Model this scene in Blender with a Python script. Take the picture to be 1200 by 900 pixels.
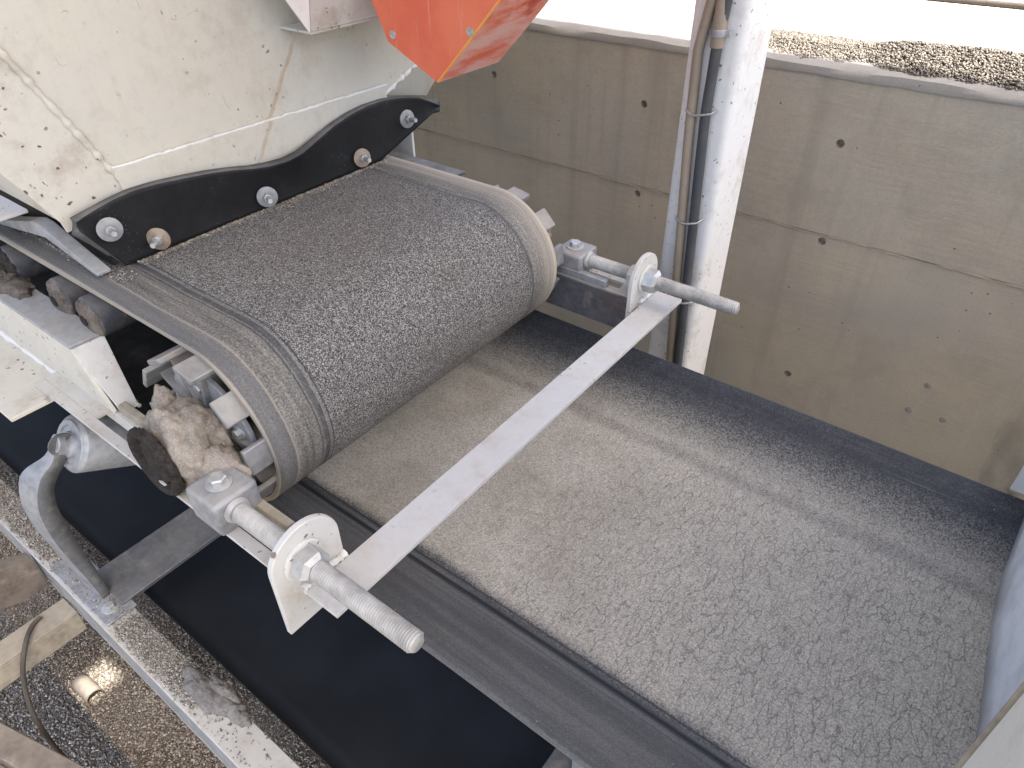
import bpy, bmesh, math, random
import numpy as np
from mathutils import Vector, Matrix, noise as mnoise
random.seed(7); RNG = np.random.default_rng(7)
R = math.radians
scene = bpy.context.scene
for o in list(bpy.data.objects): bpy.data.objects.remove(o)

# ------------------------------------------------------------------ camera
cam_d = bpy.data.cameras.new('camera'); cam = bpy.data.objects.new('camera', cam_d)
scene.collection.objects.link(cam); scene.camera = cam
cam_d.sensor_width = 36; cam_d.lens = 36 * 832 / 1200; cam_d.clip_start = .01; cam_d.clip_end = 400
cr = Vector((.79505, .60647, -.00896)); cd = Vector((.36685, -.49258, -.78916)); cf = Vector((-.48302, .62414, -.61412))
cam.matrix_world = Matrix(((cr.x, -cd.x, -cf.x, 0), (cr.y, -cd.y, -cf.y, 0), (cr.z, -cd.z, -cf.z, .9), (0, 0, 0, 1)))

# ------------------------------------------------------------------ world, sun, exposure
SUN_EL, SUN_AZ = R(60), R(-4)               # azimuth measured from +X towards +Y
w = bpy.data.worlds.new('World'); scene.world = w; w.use_nodes = True
nt = w.node_tree; nt.nodes.clear()
sky = nt.nodes.new('ShaderNodeTexSky'); sky.sky_type = 'NISHITA'; sky.sun_disc = False
sky.sun_elevation = SUN_EL; sky.sun_rotation = R(90) - SUN_AZ
sky.air_density = .8; sky.dust_density = 4.8; sky.ozone_density = .15
bg = nt.nodes.new('ShaderNodeBackground'); bg.inputs[1].default_value = .15
wo = nt.nodes.new('ShaderNodeOutputWorld')
nt.links.new(sky.outputs[0], bg.inputs[0]); nt.links.new(bg.outputs[0], wo.inputs[0])
sd = bpy.data.lights.new('sun', 'SUN'); sd.energy = 4.0; sd.angle = R(.53); sd.color = (1, .97, .92)
sun = bpy.data.objects.new('sun', sd); scene.collection.objects.link(sun)
sdir = Vector((math.cos(SUN_EL) * math.cos(SUN_AZ), math.cos(SUN_EL) * math.sin(SUN_AZ), math.sin(SUN_EL)))
sun.rotation_euler = sdir.to_track_quat('Z', 'Y').to_euler()
sun.location = (2, -1, 8)
vs = scene.view_settings
vs.view_transform = 'Standard'; vs.look = 'None'; vs.gamma = 1; vs.use_curve_mapping = False
vs.exposure = 1.95
scene.cycles.max_bounces = 8; scene.cycles.diffuse_bounces = 5; scene.cycles.glossy_bounces = 3

# ------------------------------------------------------------------ material helpers
class T:
    def __init__(s, name):
        s.m = bpy.data.materials.new(name); s.m.use_nodes = True; s.nt = s.m.node_tree
        s.nt.nodes.clear()
        s.out = s.nt.nodes.new('ShaderNodeOutputMaterial'); s.b = s.nt.nodes.new('ShaderNodeBsdfPrincipled')
        s.nt.links.new(s.b.outputs[0], s.out.inputs[0])
        s.obj = s.nt.nodes.new('ShaderNodeTexCoord').outputs['Object']
        g = s.nt.nodes.new('ShaderNodeNewGeometry'); s.pos = g.outputs['Position']; s.nor = g.outputs['Normal']
        s.island = g.outputs['Random Per Island']; s.pt = g.outputs['Pointiness']
    def put(s, sock, v):
        if isinstance(v, bpy.types.NodeSocket): s.nt.links.new(v, sock)
        elif isinstance(v, (tuple, list)):
            n = len(sock.default_value); sock.default_value = tuple(v)[:n] if len(v) >= n else tuple(v) + (1,) * (n - len(v))
        else: sock.default_value = v
    def math(s, op, a, b=0., c=None, clamp=False):
        n = s.nt.nodes.new('ShaderNodeMath'); n.operation = op; n.use_clamp = clamp
        s.put(n.inputs[0], a); s.put(n.inputs[1], b)
        if c is not None: s.put(n.inputs[2], c)
        return n.outputs[0]
    def scale(s, v, sc, off=(0, 0, 0), rot=(0, 0, 0)):
        n = s.nt.nodes.new('ShaderNodeMapping'); s.put(n.inputs[0], v)
        n.inputs[1].default_value = off; n.inputs[2].default_value = rot; n.inputs[3].default_value = sc
        return n.outputs[0]
    def xyz(s, v):
        n = s.nt.nodes.new('ShaderNodeSeparateXYZ'); s.put(n.inputs[0], v); return n.outputs
    def noise(s, v, sc, det=4, ro=.6, dist=0.):
        n = s.nt.nodes.new('ShaderNodeTexNoise'); s.put(n.inputs['Vector'], v); n.inputs['Scale'].default_value = sc
        n.inputs['Detail'].default_value = det; n.inputs['Roughness'].default_value = ro; n.inputs['Distortion'].default_value = dist
        return n.outputs[0]
    def noisec(s, v, sc, det=3):
        n = s.nt.nodes.new('ShaderNodeTexNoise'); s.put(n.inputs['Vector'], v); n.inputs['Scale'].default_value = sc
        n.inputs['Detail'].default_value = det; return n.outputs[1]
    def voro(s, v, sc, feat='F1', out=0, rnd=1.):
        n = s.nt.nodes.new('ShaderNodeTexVoronoi'); n.feature = feat; s.put(n.inputs['Vector'], v)
        n.inputs['Scale'].default_value = sc; n.inputs['Randomness'].default_value = rnd
        return n.outputs[out]
    def ramp(s, f, stops, interp='LINEAR'):
        n = s.nt.nodes.new('ShaderNodeValToRGB'); s.put(n.inputs[0], f); e = n.color_ramp.elements; n.color_ramp.interpolation = interp
        while len(e) < len(stops): e.new(.5)
        for q, (p, c) in zip(e, stops):
            q.position = p; q.color = (c, c, c, 1) if isinstance(c, (int, float)) else (*c, 1)
        return n.outputs[0]
    def sm(s, v, a, b, lo=0., hi=1.):
        n = s.nt.nodes.new('ShaderNodeMapRange'); n.interpolation_type = 'SMOOTHSTEP'; n.clamp = True
        s.put(n.inputs[0], v)
        if a > b: a, b, lo, hi = b, a, hi, lo
        for i, x in enumerate((a, b, lo, hi)): n.inputs[i + 1].default_value = x
        return n.outputs[0]
    def mix(s, f, a, b, mode='MIX'):
        n = s.nt.nodes.new('ShaderNodeMix'); n.data_type = 'RGBA'; n.blend_type = mode
        s.put(n.inputs[0], f); s.put(n.inputs[6], a); s.put(n.inputs[7], b); return n.outputs[2]
    def add3(s, a, b):
        n = s.nt.nodes.new('ShaderNodeVectorMath'); n.operation = 'ADD'; s.put(n.inputs[0], a); s.put(n.inputs[1], b); return n.outputs[0]
    def mul3(s, a, k):
        n = s.nt.nodes.new('ShaderNodeVectorMath'); n.operation = 'SCALE'; s.put(n.inputs[0], a); n.inputs[3].default_value = k; return n.outputs[0]
    def bump(s, h, dist, strength=1., prev=None):
        n = s.nt.nodes.new('ShaderNodeBump'); n.inputs['Strength'].default_value = strength; n.inputs['Distance'].default_value = dist
        s.put(n.inputs['Height'], h)
        if prev is not None: s.put(n.inputs['Normal'], prev)
        return n.outputs[0]
    def done(s, col, rough=.6, metal=0., nrm=None, spec=.5):
        s.put(s.b.inputs['Base Color'], col); s.put(s.b.inputs['Roughness'], rough); s.put(s.b.inputs['Metallic'], metal)
        s.b.inputs['Specular IOR Level'].default_value = spec
        if nrm is not None: s.put(s.b.inputs['Normal'], nrm)
        return s.m
MAT = {}

def dust_fac(t, amount, sc=9, lo=.2, hi=.95):
    """settled dust: lies on faces that look up, broken up by noise"""
    up = t.sm(t.xyz(t.nor)[2], .15, .9)
    n = t.noise(t.pos, sc, 5, .65)
    return t.math('MULTIPLY', up, t.sm(n, lo, hi, 0, amount), clamp=True)
DUST = (.40, .36, .29)

def painted(name, base, yellow, chip=.5, dust=.6, rough=.5, speck=True, streak=False, rust=(.10, .055, .03), chipscale=1., gate_lo=.47, grime=.45):
    t = T(name); p = t.pos
    big = t.noise(p, 2.2, 3, .55)
    col = t.mix(t.sm(big, .35, .7), base, yellow)
    fine = t.noise(p, 45, 5, .7)
    col = t.mix(t.sm(fine, .45, .8, 0, .35), col, tuple(c * .72 for c in base))
    # grime blotches
    gr = t.math('MULTIPLY', t.sm(t.noise(p, 9, 6, .7), .50, .74), grime)
    col = t.mix(gr, col, (.36, .31, .24))
    mask = 0.
    if speck:
        d = t.add3(p, t.mul3(t.noisec(p, 30, 3), .03))
        v = t.voro(d, 22 * chipscale)
        gate = t.sm(t.noise(p, 6, 3, .6), gate_lo, gate_lo + .16)
        mask = t.math('MULTIPLY', t.sm(v, .17, .10), gate)
        v2 = t.voro(t.scale(d, (1, 1, .35), rot=(.3, .2, .5)), 40 * chipscale)
        m2 = t.math('MULTIPLY', t.sm(v2, .16, .09), t.sm(t.noise(p, 11, 2), .56, .66))
        mask = t.math('MAXIMUM', mask, m2)
        mask = t.math('MULTIPLY', mask, chip)
        col = t.mix(mask, col, rust)
    if streak:
        y, z = t.xyz(p)[1], t.xyz(p)[2]
        # rusty run-off line on the front plate: follows y = .968 + .72*(z-.307)
        line = t.math('ADD', t.math('MULTIPLY', t.math('SUBTRACT', z, .307), .72), .968)
        line = t.math('ADD', line, t.math('MULTIPLY', t.math('SUBTRACT', t.noise(t.scale(p, (0, 0, 1)), 14, 2), .5), .03))
        dd = t.math('ABSOLUTE', t.math('SUBTRACT', y, line))
        st = t.math('MULTIPLY', t.sm(dd, .0095, .003), t.sm(z, .54, .50, 0, .55))
        st = t.math('MULTIPLY', st, t.sm(t.noise(p, 40, 3), .25, .6, .35, 1))
        col = t.mix(st, col, (.36, .24, .12))
        st2 = t.math('MULTIPLY', t.sm(t.noise(t.scale(p, (1, 9, 1.2), rot=(.5, 0, 0)), 3, 4), .55, .72), .28)
        col = t.mix(st2, col, (.48, .42, .32))
    if speck:      # thin curved scratches
        sn = t.noise(t.add3(p, t.mul3(t.noisec(p, 7, 2), .12)), 13, 1, .5)
        sc_ = t.sm(t.math('ABSOLUTE', t.math('SUBTRACT', sn, .5)), .006, .002)
        sc_ = t.math('MULTIPLY', sc_, t.sm(t.noise(t.scale(p, (1, 1, 1), off=(7, 3, 1)), 9, 3), .60, .66, 0, .55 * chip))
        col = t.mix(sc_, col, rust)
    df = dust_fac(t, dust)
    col = t.mix(df, col, DUST)
    nb = t.bump(t.noise(p, 30, 4, .6), .0022, .4)
    nb = t.bump(mask if speck else fine, .002, .35, nb)
    rg = t.math('ADD', rough, t.math('MULTIPLY', df, .35), clamp=True)
    return t.done(col, rg, 0., nb)
MAT['cream'] = painted('cream_paint', (.545, .53, .465), (.575, .545, .45), chip=.7, dust=.25, rough=.42, streak=True, chipscale=1.7)
MAT['creamside'] = painted('cream_paint_worn', (.56, .54, .47), (.575, .54, .45), chip=.95, dust=.35, rough=.45, chipscale=1.7, gate_lo=.36, grime=.75)
MAT['white'] = painted('white_paint', (.58, .575, .55), (.56, .545, .50), chip=.9, dust=.35, rough=.5, rust=(.14, .10, .07), chipscale=2.2, gate_lo=.40, grime=.7)
MAT['bar'] = painted('white_bar_paint', (.50, .50, .50), (.56, .545, .51), chip=.5, dust=.45, rough=.5, rust=(.22, .17, .12), chipscale=1.8, grime=.6)
MAT['column'] = painted('column_paint', (.66, .66, .65), (.67, .66, .63), chip=.9, dust=.2, rough=.5, rust=(.16, .14, .12), chipscale=2.0, gate_lo=.40, grime=.6)
MAT['dustwhite'] = painted('dusty_white_paint', (.50, .49, .46), (.56, .53, .47), chip=.8, dust=.75, rough=.6, rust=(.10, .075, .05), chipscale=2.4, gate_lo=.38, grime=.8)
MAT['brightwhite'] = painted('fresh_white_paint', (.74, .735, .70), (.70, .685, .63), chip=.3, dust=.1, speck=False)

def steel(name, base, rough=.45, metal=.75, dust=.6, rusty=0., dustsc=9, dustcol=DUST):
    t = T(name); p = t.pos
    n = t.noise(p, 14, 5, .65)
    col = t.mix(t.sm(n, .3, .75), base, tuple(c * .6 for c in base))
    sp = t.voro(t.add3(p, t.mul3(t.noisec(p, 20), .02)), 60)
    col = t.mix(t.sm(sp, .3, .8, 0, .3), col, tuple(min(1, c * 1.35) for c in base))
    if rusty:
        rm = t.math('MULTIPLY', t.sm(t.noise(p, 11, 6, .72), .50, .68), rusty)
        col = t.mix(rm, col, (.16, .075, .035)); 
    df = dust_fac(t, dust, dustsc)
    col = t.mix(df, col, dustcol)
    fl = t.sm(t.noise(p, 22, 4, .7), .5, .75, 0, .35)      # thin film of dust everywhere
    col = t.mix(fl, col, dustcol)
    k = t.math('SUBTRACT', 1., t.math('ADD', df, t.math('MULTIPLY', fl, .7), clamp=True))
    return t.done(col, t.math('ADD', rough, t.math('MULTIPLY', n, .25)), t.math('MULTIPLY', k, metal), t.bump(t.noise(p, 90, 4, .7), .001, .35))
MAT['galv'] = steel('galvanised_steel', (.40, .415, .43), .40, .55, .35)
MAT['galvdust'] = steel('dusty_galvanised_steel', (.31, .315, .32), .5, .35, .95, dustsc=12)
MAT['darksteel'] = steel('dark_weathered_steel', (.12, .125, .14), .5, .4, .8, rusty=.45)
MAT['rod'] = steel('zinc_rod', (.50, .49, .46), .45, .45, .35)
MAT['bolt'] = steel('bolt_zinc', (.55, .55, .53), .35, .7, .3, rusty=.15)
MAT['rustbolt'] = steel('rusty_washer', (.34, .27, .20), .55, .3, .4, rusty=.7)
MAT['greysteel'] = steel('grey_painted_steel', (.30, .31, .32), .5, .1, .9, dustsc=7)
MAT['rollersteel'] = steel('dark_roller_steel', (.075, .08, .09), .42, .3, .55, rusty=.2, dustsc=14, dustcol=(.27, .25, .22))
MAT['bracket'] = steel('dull_bracket_steel', (.33, .345, .36), .42, .45, .3)
MAT['basebeam'] = steel('dark_base_beam', (.13, .133, .136), .55, .2, .45)
MAT['wing'] = steel('dirty_wing_steel', (.27, .27, .265), .5, .35, .95, rusty=.35, dustsc=16)
MAT['beigesteel'] = steel('dust_coated_beam', (.33, .29, .22), .7, .0, .9, rusty=.25)
MAT['brownsteel'] = steel('brown_leg_steel', (.17, .14, .11), .7, .0, .6, rusty=.3)

def rubber(name, base, rough=.5, dust=.25, dustcol=(.33, .31, .28), sc=8, spec=.4):
    t = T(name); p = t.pos
    n = t.noise(p, 6, 5, .65)
    col = t.mix(t.sm(n, .35, .7), base, tuple(c * 1.5 for c in base))
    up = t.sm(t.xyz(t.nor)[2], .2, .95)
    d = t.math('MULTIPLY', t.sm(t.noise(p, sc, 6, .7), .3, .85, 0, dust), t.math('ADD', .25, t.math('MULTIPLY', up, .75)))
    col = t.mix(d, col, dustcol)
    grit = t.math('MULTIPLY', t.sm(t.voro(p, 160), .18, .1), t.sm(t.noise(p, 12, 3), .55, .7, 0, .6))
    col = t.mix(grit, col, dustcol)
    return t.done(col, t.math('ADD', rough, t.math('MULTIPLY', n, .2)), 0., t.bump(t.noise(p, 120, 3), .0008, .4), spec)
MAT['skirt'] = rubber('skirt_rubber', (.007, .0075, .008), .5, .14, spec=.25)
MAT['skirt_edge'] = rubber('skirt_rubber_cut_edge', (.055, .055, .055), .6, .5)
MAT['navy'] = rubber('return_belt_rubber', (.009, .0115, .0155), .5, .06, (.07, .085, .10), 2.5, .35)
MAT['bluesheet'] = rubber('pale_blue_rubber_sheet', (.52, .545, .57), .7, .4, (.60, .61, .61))
MAT['conduit'] = rubber('dark_conduit', (.035, .038, .042), .5, .55)
MAT['cable'] = rubber('cable_jacket', (.05, .042, .034), .6, .5, (.2, .17, .13))
MAT['blackhole'] = rubber('dark_rubber_edge', (.02, .02, .022), .6, .3)

def feeder_mat():
    t = T('feeder_belt_rubber'); p = t.obj; x, y, z = t.xyz(p)[0], t.xyz(p)[1], t.xyz(p)[2]
    wob = t.math('MULTIPLY', t.math('SUBTRACT', t.noise(t.scale(p, (3, .2, 3)), 2, 3), .5), .012)
    yy = t.math('ADD', y, wob)
    # crumb texture of the grit pressed into the cover
    q = t.add3(p, t.mul3(t.noisec(p, 90, 2), .004))
    rnd = t.xyz(t.voro(q, 540, 'F1', 1))[0]
    rnd2 = t.xyz(t.voro(q, 900, 'F1', 1))[1]
    grain = t.math('ADD', t.math('MULTIPLY', rnd, .62), t.math('MULTIPLY', rnd2, .38))
    crumb = t.ramp(grain, [(.2, (.024, .023, .022)), (.45, (.10, .094, .086)), (.66, (.23, .216, .195)), (.85, (.50, .478, .435))])
    bigv = t.noise(p, 5, 4, .6)
    crumb = t.mix(t.sm(bigv, .35, .72, 0, .25), crumb, t.mix(.35, crumb, (.03, .03, .033)))
    brown = t.math('MULTIPLY', t.sm(t.noise(t.scale(p, (1, 1, 1), off=(3, 1, 0)), 3.3, 4), .5, .72), .4)
    crumb = t.mix(brown, crumb, t.mix(.6, crumb, (.13, .105, .075)))
    # edge strip: finer beige dust on smooth rubber
    dn = t.noise(p, 260, 2, .7); dl = t.noise(t.scale(p, (1.5, 22, 1.5)), 3, 4, .6)
    bei = t.ramp(t.math('ADD', t.math('MULTIPLY', dn, .6), t.math('MULTIPLY', dl, .4)), [(.34, (.05, .049, .046)), (.52, (.165, .154, .134)), (.68, (.33, .305, .26))])
    near = t.sm(yy, .604, .594); far = t.sm(yy, 1.252, 1.268)
    ew = t.math('MAXIMUM', near, far)
    col = t.mix(ew, crumb, bei)
    # scrubbed grooves along the skirt line (rubber shows through)
    def band(c, h, s=1.):
        return t.math('MULTIPLY', t.sm(t.math('ABSOLUTE', t.math('SUBTRACT', yy, c)), h, h * .45), s)
    gv = band(.588, .0075, .7)
    for c, h, s in ((.603, .0022, .9), (.592, .0016, .9), (.576, .0018, .9), (.553, .0012, .5), (1.262, .006, .6), (1.249, .002, .4), (1.30, .0016, .35)):
        gv = t.math('MAXIMUM', gv, band(c, h, s))
    gv = t.math('MULTIPLY', gv, t.sm(t.noise(p, 60, 3), .2, .6, .45, 1))
    col = t.mix(gv, col, (.035, .04, .05))
    # outermost edge strip: near = dark bluish rubber, far = pale dust
    ne = t.math('MULTIPLY', t.sm(y, .518, .508), t.sm(t.noise(p, 25, 4), .25, .75, .9, .55))
    col = t.mix(t.math('MULTIPLY', ne, .8), col, (.13, .13, .13))
    rim = t.math('MAXIMUM', t.sm(y, .4765, .4735, 0, .9), band(.516, .003, .6))
    col = t.mix(rim, col, (.34, .30, .24))
    fe = t.math('MAXIMUM', t.sm(y, 1.285, 1.345, 0, .5), t.sm(y, 1.346, 1.354, 0, .85))
    col = t.mix(fe, col, (.48, .42, .33))
    col = t.mix(band(1.337, .003, .4), col, (.12, .12, .125))
    hb = t.math('MULTIPLY', grain, t.math('SUBTRACT', 1., t.math('MULTIPLY', ew, .75)))
    nb = t.bump(hb, .0022, .75)
    nb = t.bump(gv, -.0015, .6, nb)
    return t.done(col, .72, 0., nb, .35)
MAT['feeder'] = feeder_mat()

def lower_mat():
    t = T('conveyor_belt_dusty'); p = t.obj; x, y, z = t.xyz(p)[0], t.xyz(p)[1], t.xyz(p)[2]
    wob = t.math('MULTIPLY', t.math('SUBTRACT', t.noise(t.scale(p, (1, .3, 1)), 2.2, 4), .5), .05)
    yy = t.math('ADD', y, wob)
    fine = t.math('ADD', t.math('MULTIPLY', t.xyz(t.voro(p, 430, 'F1', 1))[0], .45), t.math('MULTIPLY', t.noise(p, 300, 2, .7), .55)); mid = t.noise(p, 28, 5, .65); lng = t.noise(t.scale(p, (.6, 14, 1)), 3, 5, .6)
    f = t.math('ADD', t.math('MULTIPLY', fine, .82), t.math('MULTIPLY', mid, .18))
    dust = t.ramp(f, [(.24, (.25, .228, .19)), (.5, (.43, .395, .333)), (.74, (.60, .558, .478))])
    # darker brown patches, stronger towards the back under the feeder
    brown_back = t.math('MULTIPLY', t.sm(t.noise(p, 4.5, 4, .6), .42, .66), t.sm(x, -.15, -.7))
    dust = t.mix(t.math('MULTIPLY', brown_back, .5), dust, t.mix(.55, dust, (.15, .115, .07)))
    pale = t.sm(t.noise(p, 3, 3), .45, .7, 0, .3)
    dust = t.mix(pale, dust, t.mix(.5, dust, (.30, .29, .275)))
    dark = t.mix(t.sm(mid, .35, .7), (.022, .026, .035), (.034, .038, .048))
    grey = t.mix(f, (.06, .061, .063), (.22, .215, .20))
    film = t.ramp(t.math('ADD', t.math('MULTIPLY', fine, .5), t.math('MULTIPLY', lng, .5)), [(.47, 0.), (.70, .4)])
    darkd = t.mix(film, dark, (.17, .17, .17))
    # how much dust: full in the middle, fading at both wings
    c = t.math('MULTIPLY', t.sm(yy, .628, .672), t.sm(yy, 1.40, 1.20))
    thin = t.sm(t.math('ABSOLUTE', t.math('SUBTRACT', yy, 1.225)), .034, .006, 0, .34)     # scuffed line near far crease
    c = t.math('MULTIPLY', c, t.math('SUBTRACT', 1., thin))
    nearw = t.sm(yy, .645, .62)                        # near wing
    nearcol = t.mix(t.sm(lng, .35, .7), t.mix(.5, grey, darkd), grey)
    col = t.mix(nearw, darkd, nearcol)
    cc = t.math('MULTIPLY', t.math('POWER', c, .8), t.sm(t.math('ADD', fine, t.math('MULTIPLY', c, .7)), .25, .95))
    col = t.mix(cc, col, dust)
    # worn dark groove along the near crease
    for c0, h, s in ((.618, .009, .9), (.637, .0035, .7), (.598, .002, .35)):
        g = t.sm(t.math('ABSOLUTE', t.math('SUBTRACT', y, t.math('ADD', c0, t.math('MULTIPLY', wob, .12)))), h, h * .4, 0, s)
        col = t.mix(g, col, (.022, .024, .028))
    # shrinkage cracks, mostly across the belt
    q = t.add3(t.scale(p, (1., .27, 1)), t.mul3(t.noisec(p, 60, 3), .008))
    e = t.voro(q, 84, 'DISTANCE_TO_EDGE')
    gate = t.math('MULTIPLY', t.sm(t.noise(p, 24, 5, .7), .38, .50), t.sm(x, -.85, -.35, .15, 1))
    ck = t.math('MULTIPLY', t.math('MULTIPLY', t.sm(e, .046, .010), gate), c)
    q2 = t.add3(t.scale(p, (1., .7, 1)), t.mul3(t.noisec(p, 90, 2), .006))
    e2 = t.voro(q2, 260, 'DISTANCE_TO_EDGE')
    ck2 = t.math('MULTIPLY', t.math('MULTIPLY', t.sm(e2, .10, .02), t.sm(t.noise(p, 60, 3), .45, .62, 0, .18)), c)
    ck = t.math('MAXIMUM', ck, ck2)
    col = t.mix(t.math('MULTIPLY', ck, .50), col, (.09, .092, .082))
    # stray pale bits on the far wing
    bits = t.math('MULTIPLY', t.sm(t.voro(p, 70), .12, .06), t.sm(t.noise(p, 15, 2), .6, .66))
    col = t.mix(bits, col, (.4, .39, .36))
    scr = t.math('MULTIPLY', t.sm(t.noise(t.scale(p, (.35, 60, 60)), 3, 2), .66, .72), t.sm(yy, 1.30, 1.36, 0, .35))
    col = t.mix(scr, col, (.20, .21, .22))
    ed = t.math('MAXIMUM', t.sm(y, 1.4365, 1.4390), t.sm(y, .4450, .4430))
    col = t.mix(t.math('MULTIPLY', ed, .9), col, (.5, .49, .46))
    nb = t.bump(t.math('MULTIPLY', fine, c), .0016, .7)
    nb = t.bump(ck, -.002, .6, nb)
    nb = t.bump(t.math('MULTIPLY', mid, c), .003, .2, nb)
    return t.done(col, t.math('ADD', .5, t.math('MULTIPLY', c, .35)), 0., nb, .4)
MAT['lower'] = lower_mat()

def concrete(name, base, warm, grain=True):
    t = T(name); p = t.pos
    col = t.mix(t.sm(t.noise(p, 1.6, 5, .6), .35, .68), base, warm)
    if grain:
        g = t.noise(t.scale(p, (2.6, 1, 38)), 3, 7, .75, .6)
        g = t.math('MULTIPLY', g, t.sm(t.noise(p, 3, 3), .3, .7, .55, 1.15))
        col = t.mix(t.sm(g, .35, .7, 0, .34), col, tuple(c * .62 for c in base))
        v = t.noise(t.scale(p, (7, 1, .35)), 2, 5, .6)
        col = t.mix(t.sm(v, .50, .74, 0, .42), col, tuple(c * .60 for c in base))
        v2 = t.noise(t.scale(p, (11, 1, .5), off=(5, 0, 2)), 2, 4, .6)
        col = t.mix(t.sm(v2, .58, .76, 0, .22), col, tuple(min(1, c * 1.2) for c in warm))
    gp = t.noise(t.scale(p, (1, 1, .8), off=(2, 0, 4)), 1.3, 4, .6)
    col = t.mix(t.sm(gp, .48, .68, 0, .55), col, (.30, .285, .255))
    bl = t.noise(p, 5, 6, .7)
    col = t.mix(t.sm(bl, .48, .74, 0, .45), col, tuple(c * .66 for c in base))
    sp = t.noise(p, 140, 3, .7)
    col = t.mix(t.sm(sp, .35, .75, 0, .4), col, tuple(c * .7 for c in base))
    pit = t.math('MULTIPLY', t.sm(t.voro(p, 26), .09, .05), t.sm(t.noise(p, 4, 2), .5, .6))
    col = t.mix(t.math('MULTIPLY', pit, .8), col, (.06, .055, .045))
    nb = t.bump(t.noise(t.scale(p, (4, 4, 22)) if grain else p, 3 if grain else 40, 6, .75), .004, .28)
    nb = t.bump(sp, .0015, .4, nb); nb = t.bump(pit, -.004, .8, nb)
    return t.done(col, .85, 0., nb, .3)
MAT['wall'] = concrete('board_marked_concrete', (.405, .362, .29), (.445, .377, .28))
MAT['walltop'] = concrete('rough_concrete', (.27, .255, .23), (.30, .275, .24), False)

def gravel_ground(name, c1, c2, c3, sc=260):
    t = T(name); p = t.pos
    q = t.add3(p, t.mul3(t.noisec(p, 80, 2), .006))
    rnd = t.xyz(t.voro(q, sc, 'F1', 1))[0]; d = t.voro(q, sc)
    col = t.ramp(rnd, [(.1, c1), (.5, c2), (.9, c3)])
    col = t.mix(t.sm(d, .3, .75, 0, .75), col, tuple(c * .35 for c in c1))
    col = t.mix(t.sm(t.noise(p, 4, 4), .4, .7, 0, .35), col, c1)
    return t.done(col, .9, 0., t.bump(d, -.004, .9), .3)
MAT['deckgravel'] = gravel_ground('brown_fine_gravel', (.15, .122, .09), (.27, .228, .175), (.44, .39, .32))
MAT['floorgravel'] = gravel_ground('grey_fine_gravel', (.11, .10, .088), (.22, .20, .175), (.42, .39, .345), 240)
MAT['yard'] = gravel_ground('pale_sandy_ground', (.52, .48, .40), (.62, .58, .49), (.72, .68, .60), 90)

def grain_mat(name, stops):
    t = T(name)
    col = t.ramp(t.island, stops)
    col = t.mix(t.sm(t.noise(t.pos, 200, 2), .4, .8, 0, .3), col, stops[0][1])
    return t.done(col, .88, 0., None, .3)
MAT['g_brown'] = grain_mat('gravel_grains_brown', [(0, (.13, .105, .08)), (.4, (.31, .262, .205)), (.75, (.45, .395, .32)), (1, (.64, .59, .51))])
MAT['g_grey'] = grain_mat('gravel_grains_grey', [(0, (.085, .076, .066)), (.4, (.23, .206, .178)), (.75, (.36, .33, .288)), (1, (.56, .52, .46))])
MAT['g_pale'] = grain_mat('gravel_grains_pale', [(0, (.15, .125, .10)), (.4, (.29, .255, .21)), (.75, (.42, .38, .32)), (1, (.62, .58, .51))])

MAT['g_heap'] = grain_mat('gravel_grains_heap', [(0, (.09, .075, .06)), (.4, (.17, .147, .12)), (.75, (.24, .212, .175)), (1, (.34, .305, .255))])
def crust(name, c1, c2, sc=30):
    t = T(name); p = t.pos
    n = t.noise(p, sc, 6, .7)
    col = t.mix(t.sm(n, .3, .7), c1, c2)
    g = t.xyz(t.voro(p, 380, 'F1', 1))[0]
    col = t.mix(t.sm(g, .55, .95, 0, .28), col, tuple(min(1, c * 1.7) for c in c2))
    nb = t.bump(n, .004, .5); nb = t.bump(g, .0012, .5, nb)
    return t.done(col, .92, 0., nb, .2)
MAT['crust'] = crust('caked_dust', (.20, .168, .135), (.34, .30, .245))
MAT['crustgrey'] = crust('caked_grey_dust', (.14, .13, .118), (.25, .235, .21))
MAT['crustcap'] = crust('brown_caked_dust', (.07, .058, .047), (.16, .138, .115))
MAT['crustdark'] = crust('dark_caked_grease', (.014, .012, .011), (.042, .036, .031), 60)

def orange():
    t = T('faded_orange_paint'); p = t.pos; nx = t.xyz(t.nor)[0]
    n = t.noise(p, 7, 5, .6)
    col = t.mix(t.sm(n, .3, .7), (.62, .115, .062), (.68, .165, .085))
    scr = t.noise(t.scale(p, (60, 60, 5), rot=(.4, .35, 0)), 1.5, 4, .7)
    col = t.mix(t.sm(scr, .58, .75, 0, .45), col, (.66, .36, .24))
    wf = t.math('MULTIPLY', t.sm(nx, .3, .6), t.sm(t.noise(t.scale(p, (3, 1, 3)), 6, 5, .65), .35, .62))   # chalky faded bottom strips
    col = t.mix(t.math('MULTIPLY', wf, .85), col, (.66, .42, .37))
    red = t.math('MULTIPLY', t.sm(nx, .3, .6), t.sm(t.noise(p, 9, 3), .54, .64))
    col = t.mix(t.math('MULTIPLY', red, .7), col, (.36, .03, .02))
    col = t.mix(t.sm(t.noise(p, 60, 5, .7), .6, .75, 0, .6), col, (.40, .22, .12))
    return t.done(col, .55, 0., t.bump(scr, .0015, .4), .4)
MAT['orange'] = orange()
MAT['yellowedge'] = painted('yellow_edge_paint', (.75, .36, .06), (.72, .26, .06), speck=False, dust=.1)
MAT['pipe'] = painted('beige_pipe_paint', (.22, .18, .135), (.32, .265, .195), chip=.8, dust=.1, rust=(.16, .10, .055), chipscale=2.5)
MAT['unseen_roof'] = painted('unseen_roof_sheet', (.5, .5, .48), (.45, .45, .43), speck=False)

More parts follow.
